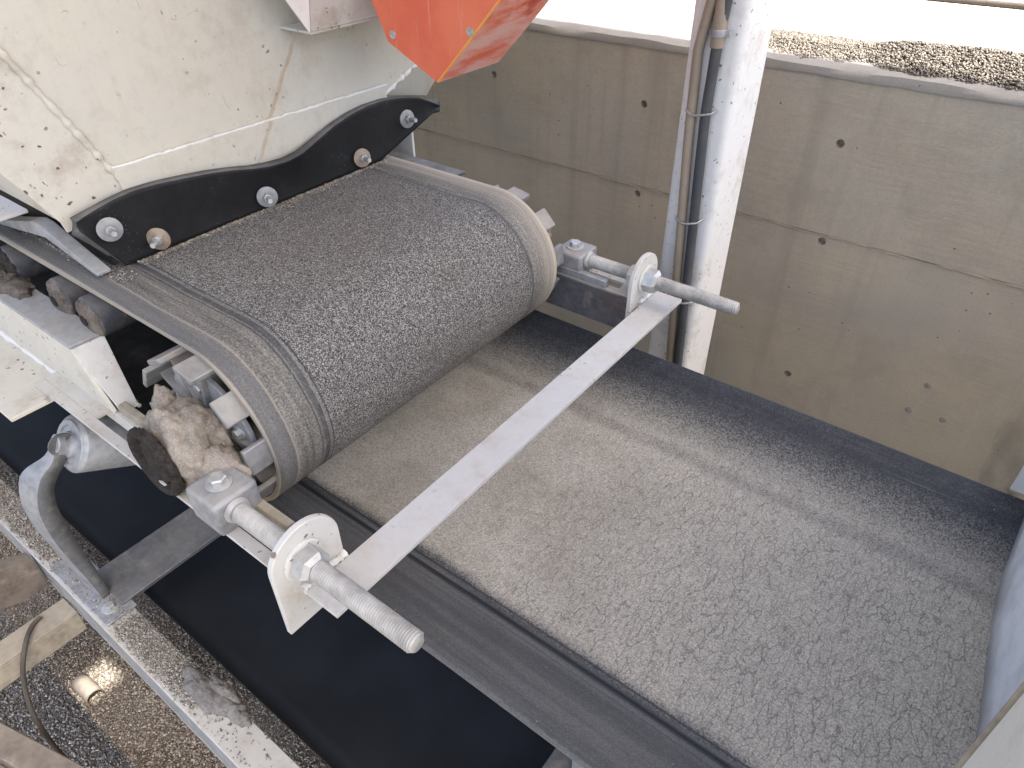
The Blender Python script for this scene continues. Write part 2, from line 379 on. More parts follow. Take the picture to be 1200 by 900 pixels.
# ------------------------------------------------------------------ mesh helpers
class MB:
    def __init__(s): s.v = []; s.f = []
    def add(s, vs, fs):
        o = len(s.v); s.v += [tuple(v) for v in vs]; s.f += [tuple(i + o for i in f) for f in fs]; return s
    def box(s, x0, x1, y0, y1, z0, z1, mat=None):
        vs = [Vector((x, y, z)) for z in (z0, z1) for y in (y0, y1) for x in (x0, x1)]
        if mat is not None: vs = [mat @ v for v in vs]
        return s.add(vs, [(0, 2, 3, 1), (4, 5, 7, 6), (0, 1, 5, 4), (2, 6, 7, 3), (0, 4, 6, 2), (1, 3, 7, 5)])
    def prism(s, pts, axis, a, b):
        """pts: 2D polygon in the two axes other than `axis` (in x,y,z order), extruded from a to b"""
        def mk(p, q): return {'x': (q, p[0], p[1]), 'y': (p[0], q, p[1]), 'z': (p[0], p[1], q)}[axis]
        n = len(pts); vs = [mk(p, a) for p in pts] + [mk(p, b) for p in pts]
        return s.add(vs, [tuple(range(n))[::-1], tuple(range(n, 2 * n))] + [(i, (i + 1) % n, n + (i + 1) % n, n + i) for i in range(n)])
    def lathe(s, p0, d, prof, n=24, jitter=0, rot0=0.):
        """prof: list of (distance along d, radius)"""
        d = Vector(d).normalized(); p0 = Vector(p0); u = d.orthogonal().normalized(); w_ = d.cross(u)
        vs = []
        for t_, r in prof:
            for j in range(n):
                a = rot0 + 2 * math.pi * j / n; k = r * (1 + (random.random() - .5) * jitter)
                vs.append(p0 + d * t_ + (u * math.cos(a) + w_ * math.sin(a)) * k)
        fs = [(i * n + j, i * n + (j + 1) % n, (i + 1) * n + (j + 1) % n, (i + 1) * n + j) for i in range(len(prof) - 1) for j in range(n)]
        fs += [tuple(range(n))[::-1], tuple(range((len(prof) - 1) * n, len(prof) * n))]
        return s.add(vs, fs)
    def cyl(s, p0, p1, r, n=20, r1=None):
        d = Vector(p1) - Vector(p0); return s.lathe(p0, d, [(0, r), (d.length, r if r1 is None else r1)], n)
    def tube(s, path, r, n=10, jit=0.):
        path = [Vector(p) for p in path]; vs = []; m = len(path); pu = None
        for i, p in enumerate(path):
            d = (path[min(i + 1, m - 1)] - path[max(i - 1, 0)]).normalized()
            u = (pu - d * d.dot(pu)).normalized() if pu else d.orthogonal().normalized(); pu = u; w_ = d.cross(u)
            rr = r * (1 + (random.random() - .5) * jit)
            vs += [p + (u * math.cos(2 * math.pi * j / n) + w_ * math.sin(2 * math.pi * j / n)) * rr for j in range(n)]
        fs = [(i * n + j, i * n + (j + 1) % n, (i + 1) * n + (j + 1) % n, (i + 1) * n + j) for i in range(m - 1) for j in range(n)]
        fs += [tuple(range(n))[::-1], tuple(range((m - 1) * n, m * n))]
        return s.add(vs, fs)
    def sheet(s, grid, closed=False):
        """grid[i][j] points -> quads"""
        m, n = len(grid), len(grid[0]); vs = [p for row in grid for p in row]
        return s.add(vs, [(i * n + j, i * n + j + 1, (i + 1) * n + j + 1, (i + 1) * n + j) for i in range(m - 1) for j in range(n - 1)])
    def build(s, name, mat, parent=None, bevel=0., solid=0., sharp=32, merge=False):
        me = bpy.data.meshes.new(name); me.from_pydata(s.v, [], s.f); me.validate(); me.update()
        bm = bmesh.new(); bm.from_mesh(me)
        if merge: bmesh.ops.remove_doubles(bm, verts=bm.verts, dist=1e-5)
        if not solid: bmesh.ops.recalc_face_normals(bm, faces=bm.faces)
        bm.to_mesh(me); bm.free()
        me.polygons.foreach_set('use_smooth', [True] * len(me.polygons)); me.set_sharp_from_angle(angle=R(sharp))
        me.materials.append(MAT[mat])
        o = bpy.data.objects.new(name, me); scene.collection.objects.link(o)
        if solid:
            md = o.modifiers.new('solid', 'SOLIDIFY'); md.thickness = solid; md.offset = -1
        if bevel:
            md = o.modifiers.new('bevel', 'BEVEL'); md.width = bevel; md.segments = 2; md.limit_method = 'ANGLE'; md.angle_limit = R(40)
        if parent: o.parent = parent
        return o
def tag(o, label=None, cat=None, group=None, kind=None):
    if label: o['label'] = label
    if cat: o['category'] = cat
    if group: o['group'] = group
    if kind: o['kind'] = kind
    return o
def thing(name, label, cat, group=None):
    o = bpy.data.objects.new(name, None); scene.collection.objects.link(o); o.empty_display_size = .05
    return tag(o, label, cat, group)
def root_at(o, loc):
    """put a thing's Empty at its base without moving its parts"""
    loc = Vector(loc); o.location = loc
    for c in o.children: c.matrix_parent_inverse = Matrix.Translation(-loc)
def dup(o, parent=None):
    c = o.copy(); scene.collection.objects.link(c)
    for k in list(c.keys()):
        if parent is not None and k in ('label', 'category', 'group'): del c[k]
    c.parent = parent; return c
def hexpts(r, a0=0.): return [(r * math.cos(a0 + k * math.pi / 3), r * math.sin(a0 + k * math.pi / 3)) for k in range(6)]
def fr(p, seed=0): return mnoise.fractal(Vector(p) + Vector((seed * 3.1, seed * 1.7, 0)), .8, 2.1, 4)

def blob(name, c, rad, mat, parent=None, amp=.2, freq=18, seed=1, nu=40, nv=26, flat=None, rot=None, power=2.):
    """lumpy crust: ellipsoid pushed about by noise; flat = z below which it is cut level"""
    mb = MB(); vs = []; c = Vector(c); M = rot if rot is not None else Matrix.Identity(3)
    sg = lambda v: math.copysign(abs(v) ** (2. / power), v)
    for i in range(nv + 1):
        th = math.pi * i / nv
        for j in range(nu):
            ph = 2 * math.pi * j / nu
            d = Vector((sg(math.sin(th)) * sg(math.cos(ph)), sg(math.sin(th)) * sg(math.sin(ph)), sg(math.cos(th))))
            q = Vector((d.x * rad[0], d.y * rad[1], d.z * rad[2]))
            k = 1 + amp * fr((q + c) * freq, seed) + amp * .28 * fr((q + c) * freq * 3.1, seed + 3)
            pnt = c + M @ (q * k)
            if flat is not None and pnt.z < flat: pnt.z = flat
            vs.append(pnt)
    fs = [(i * nu + j, i * nu + (j + 1) % nu, (i + 1) * nu + (j + 1) % nu, (i + 1) * nu + j) for i in range(nv) for j in range(nu)]
    mb.add(vs, fs); return mb.build(name, mat, parent, sharp=70, merge=True)

def grains(name, P, size, mat, parent=None, squash=.75):
    """thousands of small stones in one mesh: P (n,3) positions, size (n,) radii"""
    n = len(P); base = np.array([(1, 0, 0), (-1, 0, 0), (0, 1, 0), (0, -1, 0), (0, 0, 1), (0, 0, -1)], float)
    tri = np.array([(0, 2, 4), (2, 1, 4), (1, 3, 4), (3, 0, 4), (2, 0, 5), (1, 2, 5), (3, 1, 5), (0, 3, 5)])
    a = RNG.uniform(0, 2 * np.pi, n); b = RNG.uniform(-.6, .6, n)
    s = size[:, None, None] * RNG.uniform(.65, 1.35, (n, 6, 1))
    V = base[None] * s; V[:, :, 2] *= squash
    ca, sa, cb, sb = np.cos(a)[:, None], np.sin(a)[:, None], np.cos(b)[:, None], np.sin(b)[:, None]
    x = V[:, :, 0] * ca - V[:, :, 1] * sa; y = V[:, :, 0] * sa + V[:, :, 1] * ca; z = V[:, :, 2]
    x2 = x * cb + z * sb; z2 = -x * sb + z * cb
    V = np.stack([x2, y, z2], -1) + P[:, None, :]
    me = bpy.data.meshes.new(name); nf = n * 8
    me.vertices.add(n * 6); me.vertices.foreach_set('co', V.reshape(-1))
    F = (tri[None] + (np.arange(n) * 6)[:, None, None]).reshape(-1)
    me.loops.add(nf * 3); me.loops.foreach_set('vertex_index', F.astype(np.int32))
    me.polygons.add(nf); me.polygons.foreach_set('loop_start', np.arange(0, nf * 3, 3, dtype=np.int32)); me.polygons.foreach_set('loop_total', np.full(nf, 3, np.int32))
    me.update(); me.validate(); me.materials.append(MAT[mat])
    o = bpy.data.objects.new(name, me); scene.collection.objects.link(o)
    if parent: o.parent = parent
    return o
def hex_bolt(parent, p, d, r=.012, h=.009, washer=.022, shank=.0, mat='bolt', wmat='bolt', wt=.003, name='bolt'):
    """hex head on a washer, standing on p along d"""
    d = Vector(d).normalized(); p = Vector(p)
    b = MB()
    if washer: MB().lathe(p, d, [(0, washer), (wt * .7, washer), (wt, washer * .93)], 28).build('washer', wmat, parent)
    b.lathe(p + d * (wt if washer else 0), d, [(0, r), (h * .8, r), (h, r * .86)], 6, rot0=random.random())
    if shank: b.lathe(p + d * (wt + h), d, [(0, r * .58), (shank * .85, r * .58), (shank, r * .48)], 12)
    return b.build(name, mat, parent)

# ================================================================== SETTING
tag(MB().add([(-60, 2.42, .325), (60, 2.42, .325), (60, 160, .325), (-60, 160, .325)], [(0, 1, 2, 3)]).build('yard_ground', 'yard'), kind='structure')
tag(MB().add([(-60, -60, -1.7), (60, -60, -1.7), (60, 2.4, -1.7), (-60, 2.4, -1.7)], [(0, 1, 2, 3)]).build('pit_floor', 'floorgravel'), kind='structure')
# unseen shed cover placed to block the sun; edges and hole shaped for the light
rz = 3.2; hx, hy = .775, -.038; hw, hh = .050, .052
rf = MB()
for x0, x1, y0, y1 in ((-7, hx - hw, -.75, 2.24), (hx + hw, 2.9, -.75, 2.24), (hx - hw, hx + hw, -.75, hy - hh), (hx - hw, hx + hw, hy + hh, 2.24)):
    rf.box(x0, x1, y0, y1, rz, rz + .01)
tag(rf.build('unseen_roof', 'unseen_roof'), kind='structure')

# ---- concrete wall
wall = thing('concrete_wall', 'long board-marked concrete retaining wall with tie holes behind the conveyor', 'wall')
def holes(o, pts, y, r=.0135, depth=.03):
    mb = MB()
    for x, z in pts: mb.lathe((x, y - .02, z), (0, 1, 0), [(0, r), (.02 + depth, r * .92)], 20)
    c = mb.build('cutter', 'wall'); md = o.modifiers.new('b', 'BOOLEAN'); md.object = c; md.operation = 'DIFFERENCE'; md.solver = 'EXACT'
    dg = bpy.context.evaluated_depsgraph_get(); me = bpy.data.meshes.new_from_object(o.evaluated_get(dg))
    o.modifiers.clear(); me.polygons.foreach_set('use_smooth', [False] * len(me.polygons)); o.data = me; bpy.data.objects.remove(c)
up = MB().box(-6, .31, 2.297, 2.55, -.144, .335).build('upper_pour', 'wall', wall)
holes(up, [(-.514, .147), (-1.184, .148), (-1.85, .147)], 2.297)
up2 = MB().box(.313, 5, 2.297, 2.55, -.144, .335).build('upper_pour', 'wall', wall)
lo = MB().box(-6, .31, 2.3, 2.56, -1.72, -.1475).build('lower_pour', 'wall', wall)
holes(lo, [(-.489, -.17), (-.477, -.709), (-1.175, -.177), (-1.16, -.71)], 2.3)
lo2 = MB().box(.313, 5, 2.303, 2.56, -1.72, -.1475).build('lower_pour', 'wall', wall)
for x, z in ((-.489, -.17), (-1.175, -.177), (-.477, -.709), (-.039, -.561), (.043, -.668), (-.062, -.676), (-.242, -.491)):
    MB().lathe((x, 2.2995 if z < -.5 and x > -.4 else 2.318, z), (0, -1, 0), [(-.004, .0115), (.0, .0115), (.0012, .008)], 14).build('tie_plug', 'walltop', wall)
# bead of mortar squeezed out along the pour joint
path = [(-6 + .03 * i, 2.298 + .0015 * fr((i * .3, 0, 0)), -.1482 + .002 * fr((i * .2, 3, 0))) for i in range(212)]
MB().tube(path, .0022, 6, 1.2).build('joint_bead', 'wall', wall)
# ragged cap
g = []
for i in range(221):
    x = -6 + 11 * i / 220; row = []
    for j in range(9):
        yy = [2.291, 2.291, 2.296, 2.33, 2.38, 2.43, 2.50, 2.58, 2.62][j]; k = fr((x * 7, j * 1.3, 2)); k2 = fr((x * 23, j * 2.1, 7))
        z = [.328, .338, .352, .357, .360, .36, .36, .355, .33][j] + .004 * k + .003 * k2 - (.010 * max(0, fr((x * 5, 9, 1))) if j in (1, 2) else 0)
        row.append((x, yy + (.004 * fr((x * 16, 5, 5)) if j < 3 else 0), z))
    g.append(row)
MB().sheet(g).build('mortar_cap', 'walltop', wall, sharp=50)
# rough broken joint low on the right
g = []
for i in range(41):
    x = .18 + .75 * i / 40; row = []
    for j in range(41):
        z = -1.5 + 1.0 * j / 40
        e = min(1, max(0, (x - .215 - (z + .85) * -.12) / .10)) * min(1, max(0, (-.50 - z + .35 * (x - .3)) / .18))
        crack = math.exp(-((x - .345 + .05 * math.sin(z * 21) + .02 * fr((z * 30, 0, 0))) / .007) ** 2)
        row.append((x, 2.301 - e * (.030 + .020 * fr((x * 13, 0, z * 13)) + .008 * fr((x * 45, 1, z * 45))) + .03 * crack * e, z))
    g.append(row)
MB().sheet(g).build('rough_mortar_patch', 'wall', wall, sharp=60)
root_at(wall, (-.5, 2.3, -1.7))

# gravel heaped on the wall
n = 54000; gx = RNG.uniform(-.97, 1.3, n); gy = RNG.uniform(2.325, 2.68, n)
def heap(x, y):
    h = .026 + .024 * np.exp(-((x + .45) / .10) ** 2) + .030 * np.exp(-((x + .27) / .14) ** 2) + .022 * np.exp(-((x + .08) / .16) ** 2) + .03 * np.clip(x, 0, 1)
    h = h * np.clip((x + 1.05) / .16, 0, 1)
    edge = 2.345 - .02 * np.clip((x + .75) / .5, 0, 1) + .012 * np.sin(x * 21) + .007 * np.sin(x * 57)
    prof = np.clip((y - edge) / .13, 0, 1) ** .8 * np.clip((2.70 - y) / .22, 0, 1)
    return np.where(y < edge, -1, .350 + h * prof)
gz = heap(gx, gy); k = gz > 0
gr_o = grains('gravel_heap', np.stack([gx, gy, gz + RNG.uniform(-.004, .004, n)], -1)[k], RNG.uniform(.0025, .0052, n)[k], 'g_heap')
tag(gr_o, 'loose brown gravel heaped on the top of the concrete wall', 'gravel', kind='stuff')
g = [[(x, y, float(heap(np.array([x]), np.array([y]))[0]) - .006) for y in np.linspace(2.36, 2.70, 14)] for x in np.linspace(-.97, 1.3, 54)]
g = [[(p[0], p[1], max(p[2], .30)) for p in r] for r in g]
MB().sheet(g).build('heap_core', 'deckgravel', gr_o)
# dark pipe on the sunlit ground far behind
MB_pipe = MB().tube([(-3.2 + i * .4, 3.71 + .004 * math.sin(i), .336) for i in range(18)], .012, 12)
tag(MB_pipe.build('steel_pipe', 'cable'), 'thin dark pipe lying on the bright ground beyond the wall', 'pipe')

# ---- column and its conduits
def rrect(x0, x1, y0, y1, r, n=5):
    out = []
    for cx, cy, a0 in ((x1 - r, y1 - r, 0), (x0 + r, y1 - r, 90), (x0 + r, y0 + r, 180), (x1 - r, y0 + r, 270)):
        out += [(cx + r * math.cos(R(a0 + 90 * i / n)), cy + r * math.sin(R(a0 + 90 * i / n))) for i in range(n + 1)]
    return out
col = thing('steel_column', 'tall white painted steel column standing between the conveyor and the wall', 'column')
MB().prism(rrect(-.78, -.642, 1.70, 1.885, .022), 'z', -1.68, 3.2).build('shaft', 'column', col)
MB().box(-.85, -.57, 1.65, 1.95, -1.70, -1.68).build('base_plate', 'column', col, bevel=.002)
root_at(col, (-.71, 1.79, -1.7))
def lerp_path(pts, n=24):
    out = []
    for i in range(n + 1):
        z = pts[0][1] + (pts[-1][1] - pts[0][1]) * i / n
        for (xa_, za), (xb, zb) in zip(pts, pts[1:]):
            if za >= z >= zb:
                out.append((xa_ + (xb - xa_) * (za - z) / (za - zb), z)); break
    return out
bp_ = [(-.722, 3.1), (-.722, .62), (-.742, .5), (-.735, .3), (-.716, .0), (-.690, -.4), (-.686, -1.69)]
dp_ = [(-.684, 3.1), (-.690, .62), (-.697, .52), (-.700, .35), (-.688, .1), (-.664, -.4), (-.66, -1.69)]
tag(MB().tube([(x, 1.684, z) for x, z in lerp_path(bp_, 90)], .0125, 14).build('conduit_pipe', 'pipe'), 'rusty beige conduit pipe strapped to the white column, left of the dark one', 'pipe', 'conduits on the column')
tag(MB().tube([(x, 1.684, z) for x, z in lerp_path(dp_, 90)], .0125, 14, .05).build('conduit_pipe', 'conduit'), 'dark grey corrugated conduit strapped to the white column', 'pipe', 'conduits on the column')
slv = thing('pipe_sleeve', 'beige sleeve with a grey clamp round the dark conduit, high on the column', 'pipe sleeve')
MB().lathe((-.6970, 1.684, .505), (-.02, 0, 1), [(0, .0165), (.06, .0165), (.10, .0155), (.6, .0155)], 18).build('sleeve', 'pipe', slv)
MB().lathe((-.6975, 1.684, .528), (-.02, 0, 1), [(0, .019), (.016, .019)], 18).build('clamp_band', 'galv', slv, bevel=.001)
MB().box(-.685, -.668, 1.678, 1.690, .53, .542).build('clamp_lug', 'galv', slv, bevel=.001)
root_at(slv, (-.697, 1.684, .505))
for z, xl, xr, lab in ((.355, -.752, -.682, 'bent wire tie holding the conduits, the highest on the column'), (.075, -.738, -.672, 'bent wire tie round the conduits halfway down the visible column'), (-.165, -.722, -.655, 'bent wire tie round the conduits just above the far threaded rod end')):
    pts = [(xl, 1.699, z + .006), (xl + .004, 1.676, z + .002), (xl + .02, 1.668, z - .003), ((xl + xr) / 2, 1.667, z - .003), (xr - .02, 1.668, z), (xr - .002, 1.678, z + .003), (xr + .004, 1.699, z + .008)]
    tag(MB().tube(pts, .0028, 8).build('wire_tie', 'galv'), lab, 'wire tie', 'wire ties on the column')

# ================================================================== LOWER CONVEYOR
def soft(u, w_): return w_ * math.log1p(math.exp(min(60, u / w_)))
def trough(y): return -.297 + .56 * soft(.607 - y, .010) + .555 * soft(y - 1.275, .016)
ys = sorted(set([.443, .4445, .447] + list(np.linspace(.45, .585, 10)) + list(np.linspace(.59, .65, 19)) + list(np.linspace(.67, 1.22, 24)) + list(np.linspace(1.23, 1.33, 14)) + list(np.linspace(1.34, 1.438, 8)) + [1.4405, 1.442]))
belt = thing('conveyor_belt', 'wide dark rubber conveyor belt with cracked dust on it, running below the feeder', 'conveyor belt')
g = []
for i in range(121):
    x = -5 + 8.6 * i / 120; row = []
    sag = -.004 * (1 - math.cos(2 * math.pi * (x + 1.6) / 1.25)) / 2
    for y in ys:
        gro = -.0025 * math.exp(-((y - .618) / .006) ** 2) - .0012 * math.exp(-((y - .637) / .003) ** 2)
        row.append((x, y + .0015 * math.sin(x * 3.1) * (1 if y > 1.0 else -1), trough(y) + sag + gro))
    g.append(row)
MB().sheet(g).build('carrying_run', 'lower', belt, solid=.011, sharp=60)
g = [[(-5 + 8.6 * i / 40, .352 + 1.2 * j / 24, -.90 - .006 * math.sin(math.pi * j / 24) ** 2 + .004 * math.sin(i * .8)) for j in range(25)] for i in range(41)]
MB().sheet(g).build('return_run', 'navy', belt, solid=.011, sharp=60)
root_at(belt, (-.7, .94, -.91))

# stringer channel of the lower conveyor (near side)
def stringer(name, y0, s, label):
    t = thing(name, label, 'channel beam')
    x0, x1 = -4.6, 3.0; zt = -.73
    def bxx(n_, ya, yb, za, zb, m): MB().box(x0, x1, min(ya, yb), max(ya, yb), za, zb).build(n_, m, t, bevel=.002)
    bxx('top_flange', y0, y0 + s * .084, zt - .008, zt, 'dustwhite')
    bxx('web', y0 + s * .001, y0 + s * .008, zt - .13, zt - .008, 'galv')
    bxx('bottom_flange', y0 + s * .001, y0 + s * .080, zt - .138, zt - .1302, 'white')
    root_at(t, (-1.2, y0, zt - .138)); return t
stringer('channel_beam', .195, 1, 'white channel beam with gravel on its top flange beside the dark return belt')
stringer('channel_beam', 1.70, -1, 'matching channel beam under the far edge of the lower conveyor belt')

# troughing idler standing on the stringers
def idler(label, x, sides=(1, -1)):
    t = thing('trough_idler', label, 'idler', 'troughing idlers of the lower conveyor')
    # cross base: inverted angle seen from above
    MB().prism([(x - .085, -.722), (x + .075, -.722), (x + .075, -.714), (x - .085, -.714)], 'y', .262, 1.63).build('base_beam', 'basebeam', t, bevel=.002)
    MB().box(x - .005, x + .005, .262, 1.63, -.80, -.7221).build('base_web', 'galv', t)
    for s in sides:
        f = (lambda y: y) if s == 1 else (lambda y: 1.888 - y)
        MB().box(x - .21, x + .10, min(f(.203), f(.287)), max(f(.203), f(.287)), -.7297, -.7222).build('foot_plate', 'galv', t, bevel=.0015)
        hex_bolt(t, (x + .055, f(.24), -.7221), (0, 0, 1), .0125, .010, .023)
        # wing roller
        e = Vector((x, f(.346), -.242)); d = Vector((0, s * math.cos(R(29.5)), -math.sin(R(29.5))))
        rl = MB().lathe(e, d, [(0, .061), (.005, .068), (.009, .0705), (.30, .0705), (.306, .067)], 40).build('roller', 'darksteel' if 0 else 'galv', t)
        rim = MB().lathe(e - d * .0005, d, [(0, .061), (-.003, .059), (-.0035, .048), (.002, .043), (.003, .034), (-.008, .031), (-.012, .024), (-.028, .022), (-.030, .012)], 36)
        rim.build('end_cap', 'galv', rl)
        # pressed bracket: curved blade with a flange along its outer edge
        mid = [(.318, -.205), (.296, -.252), (.256, -.281), (.228, -.332), (.216, -.394), (.217, -.483), (.226, -.566), (.236, -.66), (.240, -.722)]
        inn = [(.350, -.232), (.330, -.262), (.299, -.288), (.272, -.322), (.258, -.378), (.257, -.464), (.259, -.56), (.263, -.66), (.266, -.722)]
        def dense(P_, m=40):
            P_ = [Vector((p[0], p[1], 0)) for p in P_]; out = []
            for i in range(m + 1):
                u = (len(P_) - 1) * i / m; a = min(int(u), len(P_) - 2); q = u - a
                p0, p1, p2, p3 = P_[max(a - 1, 0)], P_[a], P_[a + 1], P_[min(a + 2, len(P_) - 1)]
                out.append(.5 * ((2 * p1) + (p2 - p0) * q + (2 * p0 - 5 * p1 + 4 * p2 - p3) * q * q + (3 * p1 - p0 - 3 * p2 + p3) * q ** 3))
            return out
        A, B = dense(mid), dense(inn)
        gB = [[(x + .012, f(a.x), a.y), (x + .012, f((a.x + b.x) / 2), (a.y + b.y) / 2), (x + .012, f(b.x), b.y)] for a, b in zip(A, B)]
        MB().sheet(gB).build('bracket_web', 'basebeam', t, solid=.005 * s * -1)
        gA = []
        for i_, a in enumerate(A):
            k_ = min(1, .08 + i_ / 13); gA.append([(x + .012, f(a.x), a.y), (x + .012 - .032 * k_, f(a.x - .006 * k_), a.y + .004 * k_), (x + .012 - .067 * k_, f(a.x - .010 * k_), a.y + .008 * k_)])
        MB().sheet(gA).build('bracket_flange', 'bracket', t, solid=.005 * s, bevel=.001)
        MB().lathe((x + .0125, f(.328), -.224), (-1, 0, 0), [(0, .029), (.0052, .029)], 28).build('bracket_eye', 'basebeam', t)
        # axle boss of the bracket
        MB().lathe(Vector((x + .004, f(.328), -.222)), d, [(-.012, .019), (-.010, .022), (.004, .022)], 20).build('axle_boss', 'galv', t)
    # centre roller
    MB().lathe((x, .63, -.376), (0, 1, 0), [(0, .060), (.008, .066), (.612, .066), (.62, .060)], 36).build('roller', 'galv', t)
    for yy in (.61, 1.27):
        MB().box(x - .02, x + .02, yy, yy + .008, -.714, -.36).build('roller_post', 'galv', t)
    root_at(t, (x, .94, -.73)); return t
idler('galvanised trough idler with curved bracket under the feeder frame', -1.60)
idler('grey idler cross beam just showing below the belt at the bottom edge', -.305, ())

# gravel-covered deck under the conveyor
deck = MB().box(-4.6, 3.0, .07, 1.75, -1.162, -1.15).build('deck_plate', 'deckgravel')
tag(deck, 'steel deck plate covered in brown fine gravel beneath the channel beam', 'deck plate')
n = 40000; dx = RNG.uniform(-3.0, -.45, n); dy = RNG.uniform(.073, .50, n)
tag(grains('deck_gravel', np.stack([dx, dy, np.full(n, -1.149) + RNG.uniform(-.001, .003, n) + .004 * np.sin(dx * 9) * np.sin(dy * 14)], -1), RNG.uniform(.0018, .0046, n), 'g_brown'), 'brown fine gravel lying on the deck plate', 'gravel', kind='stuff')
n = 30000; dx = RNG.uniform(-3.4, -1.2, n); dy = RNG.uniform(-.75, .35, n)
tag(grains('floor_gravel', np.stack([dx, dy, np.full(n, -1.698) + RNG.uniform(0, .005, n)], -1), RNG.uniform(.003, .0065, n), 'g_grey'), 'darker grey gravel on the floor below the deck plate', 'gravel', kind='stuff')
# gravel on the stringer flange: thick at the idler, thinning towards the clump
n = 17000; dx = RNG.uniform(-3.2, -.5, n); dy = .197 + .08 * RNG.beta(1.2, 1.2, n)
keep = RNG.uniform(0, 1, n) < np.where(dx < -1.12, .95 * np.clip((dy - .197) / .012, .15, 1), .10 * np.clip((-.8 - dx) / .3, .12, 1))
keep &= ~((dx > -1.84) & (dx < -1.48) & (RNG.uniform(0, 1, n) < .80))
hh_ = .004 * np.clip((dy - .195) / .03, 0, 1) * np.clip((.282 - dy) / .02, 0, 1) * (dx < -1.1)
tag(grains('flange_gravel', np.stack([dx, dy, -.7275 + hh_ + RNG.uniform(0, .004, n)], -1)[keep], RNG.uniform(.0016, .0036, n)[keep], 'g_pale'), 'grey gravel spilled along the top of the channel beam', 'gravel', kind='stuff')
cl = thing('dust_clump', 'flat grey lump of caked dust hanging over the channel beam edge', 'dust clump')
blob('lump', (-1.13, .252, -.722), (.105, .028, .016), 'crustgrey', cl, .35, 26, 3)
blob('lump', (-1.10, .282, -.722), (.05, .022, .018), 'crustgrey', cl, .35, 30, 5)
blob('lump', (-1.035, .268, -.722), (.05, .020, .013), 'crustgrey', cl, .4, 34, 8)
root_at(cl, (-1.1, .26, -.73))

# small things in the lower left corner
hk = thing('metal_clip', 'small curled metal clip on the deck edge beside the sunlit spot', 'clip')
g = []
for i in range(15):
    a = R(200 - 215 * i / 14); g.append([(-1.745 + .085 * j / 4 - .01, .105 + .026 * math.cos(a) * (1 if i else 1) + .004 * j / 4, -1.128 + .026 * math.sin(a)) for j in range(5)])
g.insert(0, [(p[0], p[1], -1.149) for p in g[0]])
MB().sheet(g).build('curl', 'brownsteel', hk, solid=.004)
root_at(hk, (-1.71, .1, -1.15))
tag(MB().box(-1.81, -1.73, -.60, .192, -.858, -.85).box(-1.738, -1.73, -.60, .192, -.93, -.8585).build('brace_angle', 'beigesteel', bevel=.002), 'dust-coated beige angle brace running out from the channel beam', 'brace')
tag(MB().prism([(.190, -.745), (.190, -.865), (.115, -.862), (-.40, -.66), (-.40, -.50)], 'x', -1.95, -1.90).build('knee_brace', 'brownsteel', bevel=.003), 'brown steel knee brace at the left edge under the channel beam', 'brace')
cb = [(-1.79, .12, -.843), (-1.779, .093, -.842), (-1.739, .062, -.835), (-1.704, .027, -.86), (-1.695, .0, -.92), (-1.676, -.023, -1.0), (-1.654, -.034, -1.08), (-1.650, -.037, -1.2), (-1.70, -.034, -1.40), (-1.72, -.04, -1.69)]
cbd = []
for i in range(len(cb) - 1):
    for k in range(6):
        q = k / 6; p0, p1, p2, p3 = [Vector(cb[max(0, min(len(cb) - 1, i + o_))]) for o_ in (-1, 0, 1, 2)]
        cbd.append(.5 * ((2 * p1) + (p2 - p0) * q + (2 * p0 - 5 * p1 + 4 * p2 - p3) * q * q + (3 * p1 - p0 - 3 * p2 + p3) * q ** 3))
tag(MB().tube(cbd, .0065, 10).build('cable', 'cable'), 'thin brown cable hanging in an arc below the brace', 'cable')
mm = Matrix.Translation((-1.55, -.05, -1.0)) @ Matrix.Rotation(R(15), 4, 'Z')
tag(MB().box(-.9, .55, -.07, 0, -.06, 0, mm).box(-.9, .55, -.16, -.0705, -.06, -.05, mm).build('support_beam', 'brownsteel', bevel=.004), 'dark brown beam end in the bottom left corner', 'beam')

# ================================================================== FEEDER
XA, RO = -1.085, .180                     # tail pulley axis and outer belt radius
YB0, YB1 = .472, 1.366
fb = thing('feeder_belt', 'short grit-crusted rubber feeder belt wrapping the tail pulley', 'feeder belt')
pth = [(-4.4 + .08 * i, RO, 0, 1) for i in range(42) if -4.4 + .08 * i < XA - .02]
for i in range(33):
    a = R(90 - 180 * i / 32); pth.append((XA + RO * math.cos(a), RO * math.sin(a), math.cos(a), math.sin(a)))
pth += [(XA - .1 - .12 * i, -RO, 0, -1) for i in range(28)]
yo = [YB0, YB0 + .0015, YB0 + .005] + list(np.linspace(.482, .57, 10)) + list(np.linspace(.574, .61, 19)) + list(np.linspace(.63, 1.23, 25)) + list(np.linspace(1.24, 1.275, 14)) + list(np.linspace(1.285, 1.355, 10)) + [YB1 - .005, YB1 - .0015, YB1]
def hgt(y, s):
    h = 0.
    for c, d, w_ in ((.586, .0022, .006), (.603, .0012, .0018), (.576, .0010, .0018), (1.262, .0018, .006)): h -= d * math.exp(-((y - c) / w_) ** 2)
    if y - YB0 < .004: h -= .0025 * (1 - (y - YB0) / .004)
    if YB1 - y < .004: h -= .0025 * (1 - (YB1 - y) / .004)
    return h + .0012 * fr((s * 2.3, y * 6, 0), 2)
g = []
for k, (x, z, nx, nz) in enumerate(pth):
    row = []
    for y in yo:
        h = hgt(y, k * .08); row.append((x + nx * h, y + .002 * math.sin(k * .35), z + nz * h))
    for y in yo[::-1]:
        row.append((x - nx * .0115, y + .002 * math.sin(k * .35), z - nz * .0115))
    row.append(row[0]); g.append(row)
bc = MB().sheet(g).build('belt_cover', 'feeder', fb, sharp=50, merge=True)
bc.data.materials.append(MAT['blackhole'])
